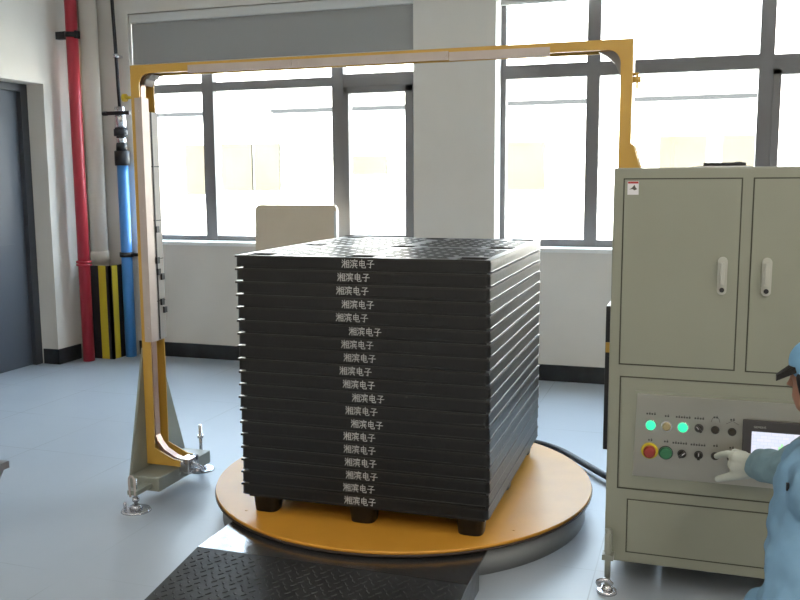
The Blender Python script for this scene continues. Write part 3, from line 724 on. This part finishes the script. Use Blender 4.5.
# lower cover
bm = B(); bx(bm, -.199, .60, CY-.003, CY+.01, .152, .344, 0, .002); lp = obj('lower_cover', bm, M_cab, cb)
obj('cover_seam', seam(-.199, .60, .152, .344), M_gap, lp)
# feet
for x, y, vis in ((-.262, 3.128, 1), (.66, 3.128, 1), (-.02, 3.93, 0), (.66, 3.93, 0)):
    bm = B(); cyl(bm, (x, y, 0), (x, y, .012), .036, .034, n=24); cyl(bm, (x, y, .012), (x, y, .03), .022, .012); c1 = obj('levelling_foot', bm, M_chr, cb)
    bm = B(); cyl(bm, (x, y, .03), (x, y, .24 if vis else .07), .011, n=14)
    if vis: bx(bm, x-.02, x+.02, y-.012, CY+.0, .125, .145); bx(bm, x-.012, x+.012, y-.01, CY+.0, .155, .225)
    obj('screw', bm, M_gus if vis else M_chr, c1)
    if vis:
        bm = B(); tube(bm, spline([(x-.024, y-.02, .03), (x-.03, y-.03, .05), (x, y-.034, .062), (x+.02, y-.028, .045)], 5), .008, 8); obj('lever', bm, M_chr, c1)
# things on top of the cabinet
t = thing('flat_case', 'thin black case lying on top of the control cabinet', 'case', (.08, 3.3, CZ1))
bm = B(); bx(bm, .012, .148, 3.22, 3.34, CZ1+.0045, CZ1+.016, 0, .004); obj('case_body', bm, M_blk, t)
bm = B(); cyl(bm, (.125, 3.28, CZ1+.016), (.125, 3.28, CZ1+.019), .012, n=16); obj('button', bm, M_dark, t)
bm = B(); bx(bm, -.02, .165, 3.20, 3.36, CZ1+.0005, CZ1+.0042); tag(obj('paper_sheet', bm, M_cass), 'pale sheet under the black case on the cabinet top', 'paper')

# ------------------------------------------------------------------ metal tote at the left frame edge
to_ = thing('metal_tote', 'grey metal open-topped tote cut off by the left picture edge', 'tote', (-2.98, 2.75, 0))
bm = B()
X0, X1, Y0, Y1, H = -3.35, -2.765, 2.40, 2.966, .30; tp = .09
def rect(i, z): return [bm.verts.new(p) for p in ((X0+i, Y0+i, z), (X1-i, Y0+i, z), (X1-i, Y1-i, z), (X0+i, Y1-i, z))]
R_ = [rect(tp, .002), rect(0.012, H-.03), rect(-.002, H-.03), rect(-.002, H), rect(.022, H), rect(.022, H-.02), rect(tp+.008, .01)]
for A_, B_ in zip(R_, R_[1:]):
    for i in range(4): bm.faces.new((A_[i], A_[(i+1)%4], B_[(i+1)%4], B_[i]))
bm.faces.new(R_[0][::-1]); bm.faces.new(R_[-1]); obj('tote_body', bm, M_tote, to_)
bm = B(); bx(bm, X0+.12, X1-.12, Y0+.12, Y1-.12, .014, .02, 0, .002); obj('liner', bm, M_blk, to_)

# ------------------------------------------------------------------ the squatting worker at the right edge
def blob(name, caps, mt, parent=None, vox=.008, smooth=6, label=None, ells=()):
    """tapered capsules and ellipsoids fused into one continuous surface"""
    bm = B()
    for (p, q, ra, rb) in caps:
        p, q = Vector(p), Vector(q); L_ = (q-p).length; n = max(1, int(L_/(min(ra, rb)*.35)))
        for k in range(n+1):
            t_ = k/n; g = bmesh.ops.create_icosphere(bm, subdivisions=2, radius=ra+(rb-ra)*t_)
            for v in g['verts']: v.co += p.lerp(q, t_)
    for (c_, sc, rot) in ells:
        g = bmesh.ops.create_icosphere(bm, subdivisions=3, radius=1)
        M3 = Matrix.Rotation(rot, 3, 'Z')
        for v in g['verts']: v.co = M3 @ Vector((v.co.x*sc[0], v.co.y*sc[1], v.co.z*sc[2])) + Vector(c_)
    o = obj(name, bm, mt, parent, label)
    md = o.modifiers.new('fuse', 'REMESH'); md.mode = 'VOXEL'; md.voxel_size = vox; md.use_smooth_shade = True
    ms = o.modifiers.new('smooth', 'SMOOTH'); ms.iterations = smooth; ms.factor = .5
    if name in ('jacket', 'sleeve', 'trousers'):
        tx_ = bpy.data.textures.new('folds', 'CLOUDS'); tx_.noise_scale = .075; tx_.noise_depth = 1
        dm = o.modifiers.new('folds', 'DISPLACE'); dm.texture = tx_; dm.strength = .022; dm.mid_level = .5
    return o
pe = thing('person', 'person in pale blue work clothes and cap squatting at the control panel', 'person', (.46, 2.55, 0))
HD = Vector((.356, 2.690, .915)); FA = 2.45   # head centre, facing angle (towards the panel, left and away)
fd = Vector((math.cos(FA), math.sin(FA), 0)); sd = Vector((-fd.y, fd.x, 0))
SR = Vector((.36, 2.80, .665)); SL = Vector((.40, 2.50, .67)); NK = Vector((.385, 2.67, .76)); PV = Vector((.362, 2.47, .27))
EL = Vector((.275, 2.93, .575)); WR = Vector((.200, 3.035, .560)); HP = Vector((.165, 3.045, .550))
KL = Vector((.235, 2.68, .205)); AL = Vector((.42, 2.42, .09)); KR = Vector((.40, 2.86, .22)); AR = Vector((.47, 2.80, .09))
ELL = Vector((.46, 2.42, .45)); WL = Vector((.42, 2.34, .30))
head = [(HD+Vector((0, 0, .03)), (.098, .078, .092), FA), (HD+fd*.028+Vector((0, 0, -.035)), (.062, .058, .075), FA), (HD+fd*.045+Vector((0, 0, -.075)), (.036, .040, .030), FA),
        (HD+fd*.098+Vector((0, 0, -.012)), (.013, .011, .022), FA), (HD+fd*.108+Vector((0, 0, -.026)), (.012, .013, .010), FA), (HD+fd*.088+Vector((0, 0, -.057)), (.010, .022, .009), FA),
        (HD+sd*.078+Vector((0, 0, -.012)), (.017, .009, .030), FA), (HD-sd*.078+Vector((0, 0, -.012)), (.017, .009, .030), FA)]
body = blob('body', [(PV, (.36, 2.57, .50), .09, .095), ((.36, 2.57, .50), (.355, 2.65, .62), .095, .085), (NK, HD-Vector((0, 0, .06)), .055, .05), (SR, SL, .055, .055),
    (SR, EL, .046, .038), (EL, WR, .036, .024), (SL, ELL, .046, .038), (ELL, WL, .036, .024), (WL, WL+Vector((-.03, -.02, -.06)), .022, .018),
    (PV+Vector((0, .09, -.02)), KR, .075, .05), (KR, AR, .048, .034), (PV+Vector((-.02, -.07, -.02)), KL, .075, .05), (KL, AL, .048, .034)], M_skin, pe, .008, 3, None, head)
# jacket
jk = blob('jacket', [(PV+Vector((0, 0, .02)), (0.348, 2.55, .46), .158, .146), ((0.348, 2.55, .46), (0.348, 2.62, .62), .146, .128), ((0.348, 2.62, .62), (0.371, 2.62, .70), .128, .09), ((0.345, 2.48, .655), (0.340, 2.74, .655), .095, .085), (NK+Vector((0, 0, -.05)), NK+Vector((-.005, 0, .0)), .08, .062),
    (SL, ELL, .082, .066), (ELL, WL, .062, .045), (PV+Vector((-.01, 0, .045)), PV+Vector((-.008, .02, .06)), .165, .165)], M_cloth, pe, .008, 3, 'pale blue work jacket')
slv = blob('sleeve', [(SR, EL, .072, .060), (EL, EL.lerp(WR, .7), .060, .046), (EL.lerp(WR, .3), EL.lerp(WR, .34), .060, .060), (EL.lerp(WR, .62), EL.lerp(WR, .66), .051, .051)], M_sleeve, pe, .006, 3, 'grey-blue sleeve reaching to the panel')
tr = blob('trousers', [(PV+Vector((0, .09, -.02)), KR, .105, .075), (KR, AR+Vector((0, 0, .02)), .072, .06), (PV+Vector((-.02, -.07, -.03)), KL, .110, .080), (KL, AL+Vector((0, 0, .02)), .076, .06), (PV+Vector((0, 0, -.03)), PV+Vector((0, .05, -.02)), .15, .15)], M_cloth, pe, .009, 4, 'pale blue work trousers')
for a_ in (AL, AR):
    blob('shoe', [(a_+Vector((.03, -.02, -.045)), a_+Vector((-.14, .11, -.05)), .045, .038)], M_shoe, pe, .008, 3)
# cap, visor, hair
cp = blob('cap', [], M_cap, pe, .006, 3, 'light blue cloth cap', [(HD+Vector((0, 0, .052))-fd*.006, (.108, .092, .080), FA)])
bm = B()
n = 14; up_, lo_ = [], []
for k in range(n+1):
    t_ = -1.15 + 2.3*k/n; d_ = fd*math.cos(t_) + sd*math.sin(t_)
    i_ = HD + d_*.088 + Vector((0, 0, .046)); e_ = HD + fd*(.070+.052*math.cos(t_)) + sd*.098*math.sin(t_) + Vector((0, 0, .012))
    up_.append((bm.verts.new(i_), bm.verts.new(e_))); lo_.append((bm.verts.new(i_-Vector((0, 0, .018))), bm.verts.new(e_-Vector((0, 0, .016)))))
for k in range(n):
    bm.faces.new((up_[k][0], up_[k][1], up_[k+1][1], up_[k+1][0])); bm.faces.new((lo_[k][0], lo_[k+1][0], lo_[k+1][1], lo_[k][1]))
    bm.faces.new((up_[k][1], lo_[k][1], lo_[k+1][1], up_[k+1][1])); bm.faces.new((up_[k][0], up_[k+1][0], lo_[k+1][0], lo_[k][0]))
bm.faces.new((up_[0][0], lo_[0][0], lo_[0][1], up_[0][1])); bm.faces.new((up_[n][0], up_[n][1], lo_[n][1], lo_[n][0]))
obj('visor', bm, M_hair, cp, 'dark visor')
blob('hair', [(HD+sd*.072+fd*.025+Vector((0, 0, .015)), HD+sd*.070+fd*.022+Vector((0, 0, -.035)), .016, .008)], M_hair, pe, .005, 2, 'black hair below the cap', [(HD-fd*.022+Vector((0, 0, .005)), (.090, .086, .062), FA)])
# gloved hand on the button: right hand, index finger out, thumb down, other fingers curled
G = HP
def seg(*pts_r): return [(pts_r[i][0], pts_r[i+1][0], pts_r[i][1], pts_r[i+1][1]) for i in range(len(pts_r)-1)]
V3 = Vector
caps = []
caps += [(V3((.225, 3.035, .560)), V3((.150, 3.060, .562)), .026, .024), (V3((.225, 3.035, .548)), V3((.148, 3.060, .540)), .027, .025), (V3((.220, 3.035, .540)), V3((.152, 3.060, .517)), .024, .021)]
caps += seg((V3((.150, 3.064, .568)), .0145), (V3((.125, 3.076, .569)), .0125), (V3((.106, 3.100, .558)), .0112), (V3((.091, 3.128, .542)), .0100))           # index
caps += seg((V3((.178, 3.068, .572)), .0135), (V3((.147, 3.094, .572)), .0120), (V3((.146, 3.112, .556)), .0108), (V3((.162, 3.112, .545)), .0095))           # middle
caps += seg((V3((.186, 3.072, .558)), .0125), (V3((.156, 3.100, .553)), .0115), (V3((.156, 3.114, .538)), .0105), (V3((.170, 3.112, .530)), .0090))           # ring
caps += seg((V3((.190, 3.070, .540)), .0115), (V3((.166, 3.098, .532)), .0100), (V3((.168, 3.110, .520)), .0092), (V3((.180, 3.106, .516)), .0082))           # little
caps += seg((V3((.190, 3.045, .520)), .020), (V3((.150, 3.055, .503)), .0165), (V3((.122, 3.068, .490)), .0135), (V3((.097, 3.080, .478)), .0112))            # thumb
blob('glove', caps, M_glove, pe, .0035, 3, 'pale cotton glove with index finger on a button')
bm = B(); bx(bm, .250, .258, 2.488, 2.50, .655, .675, 0, .002); obj('clip', bm, M_blk, pe, 'small black clip on the jacket')
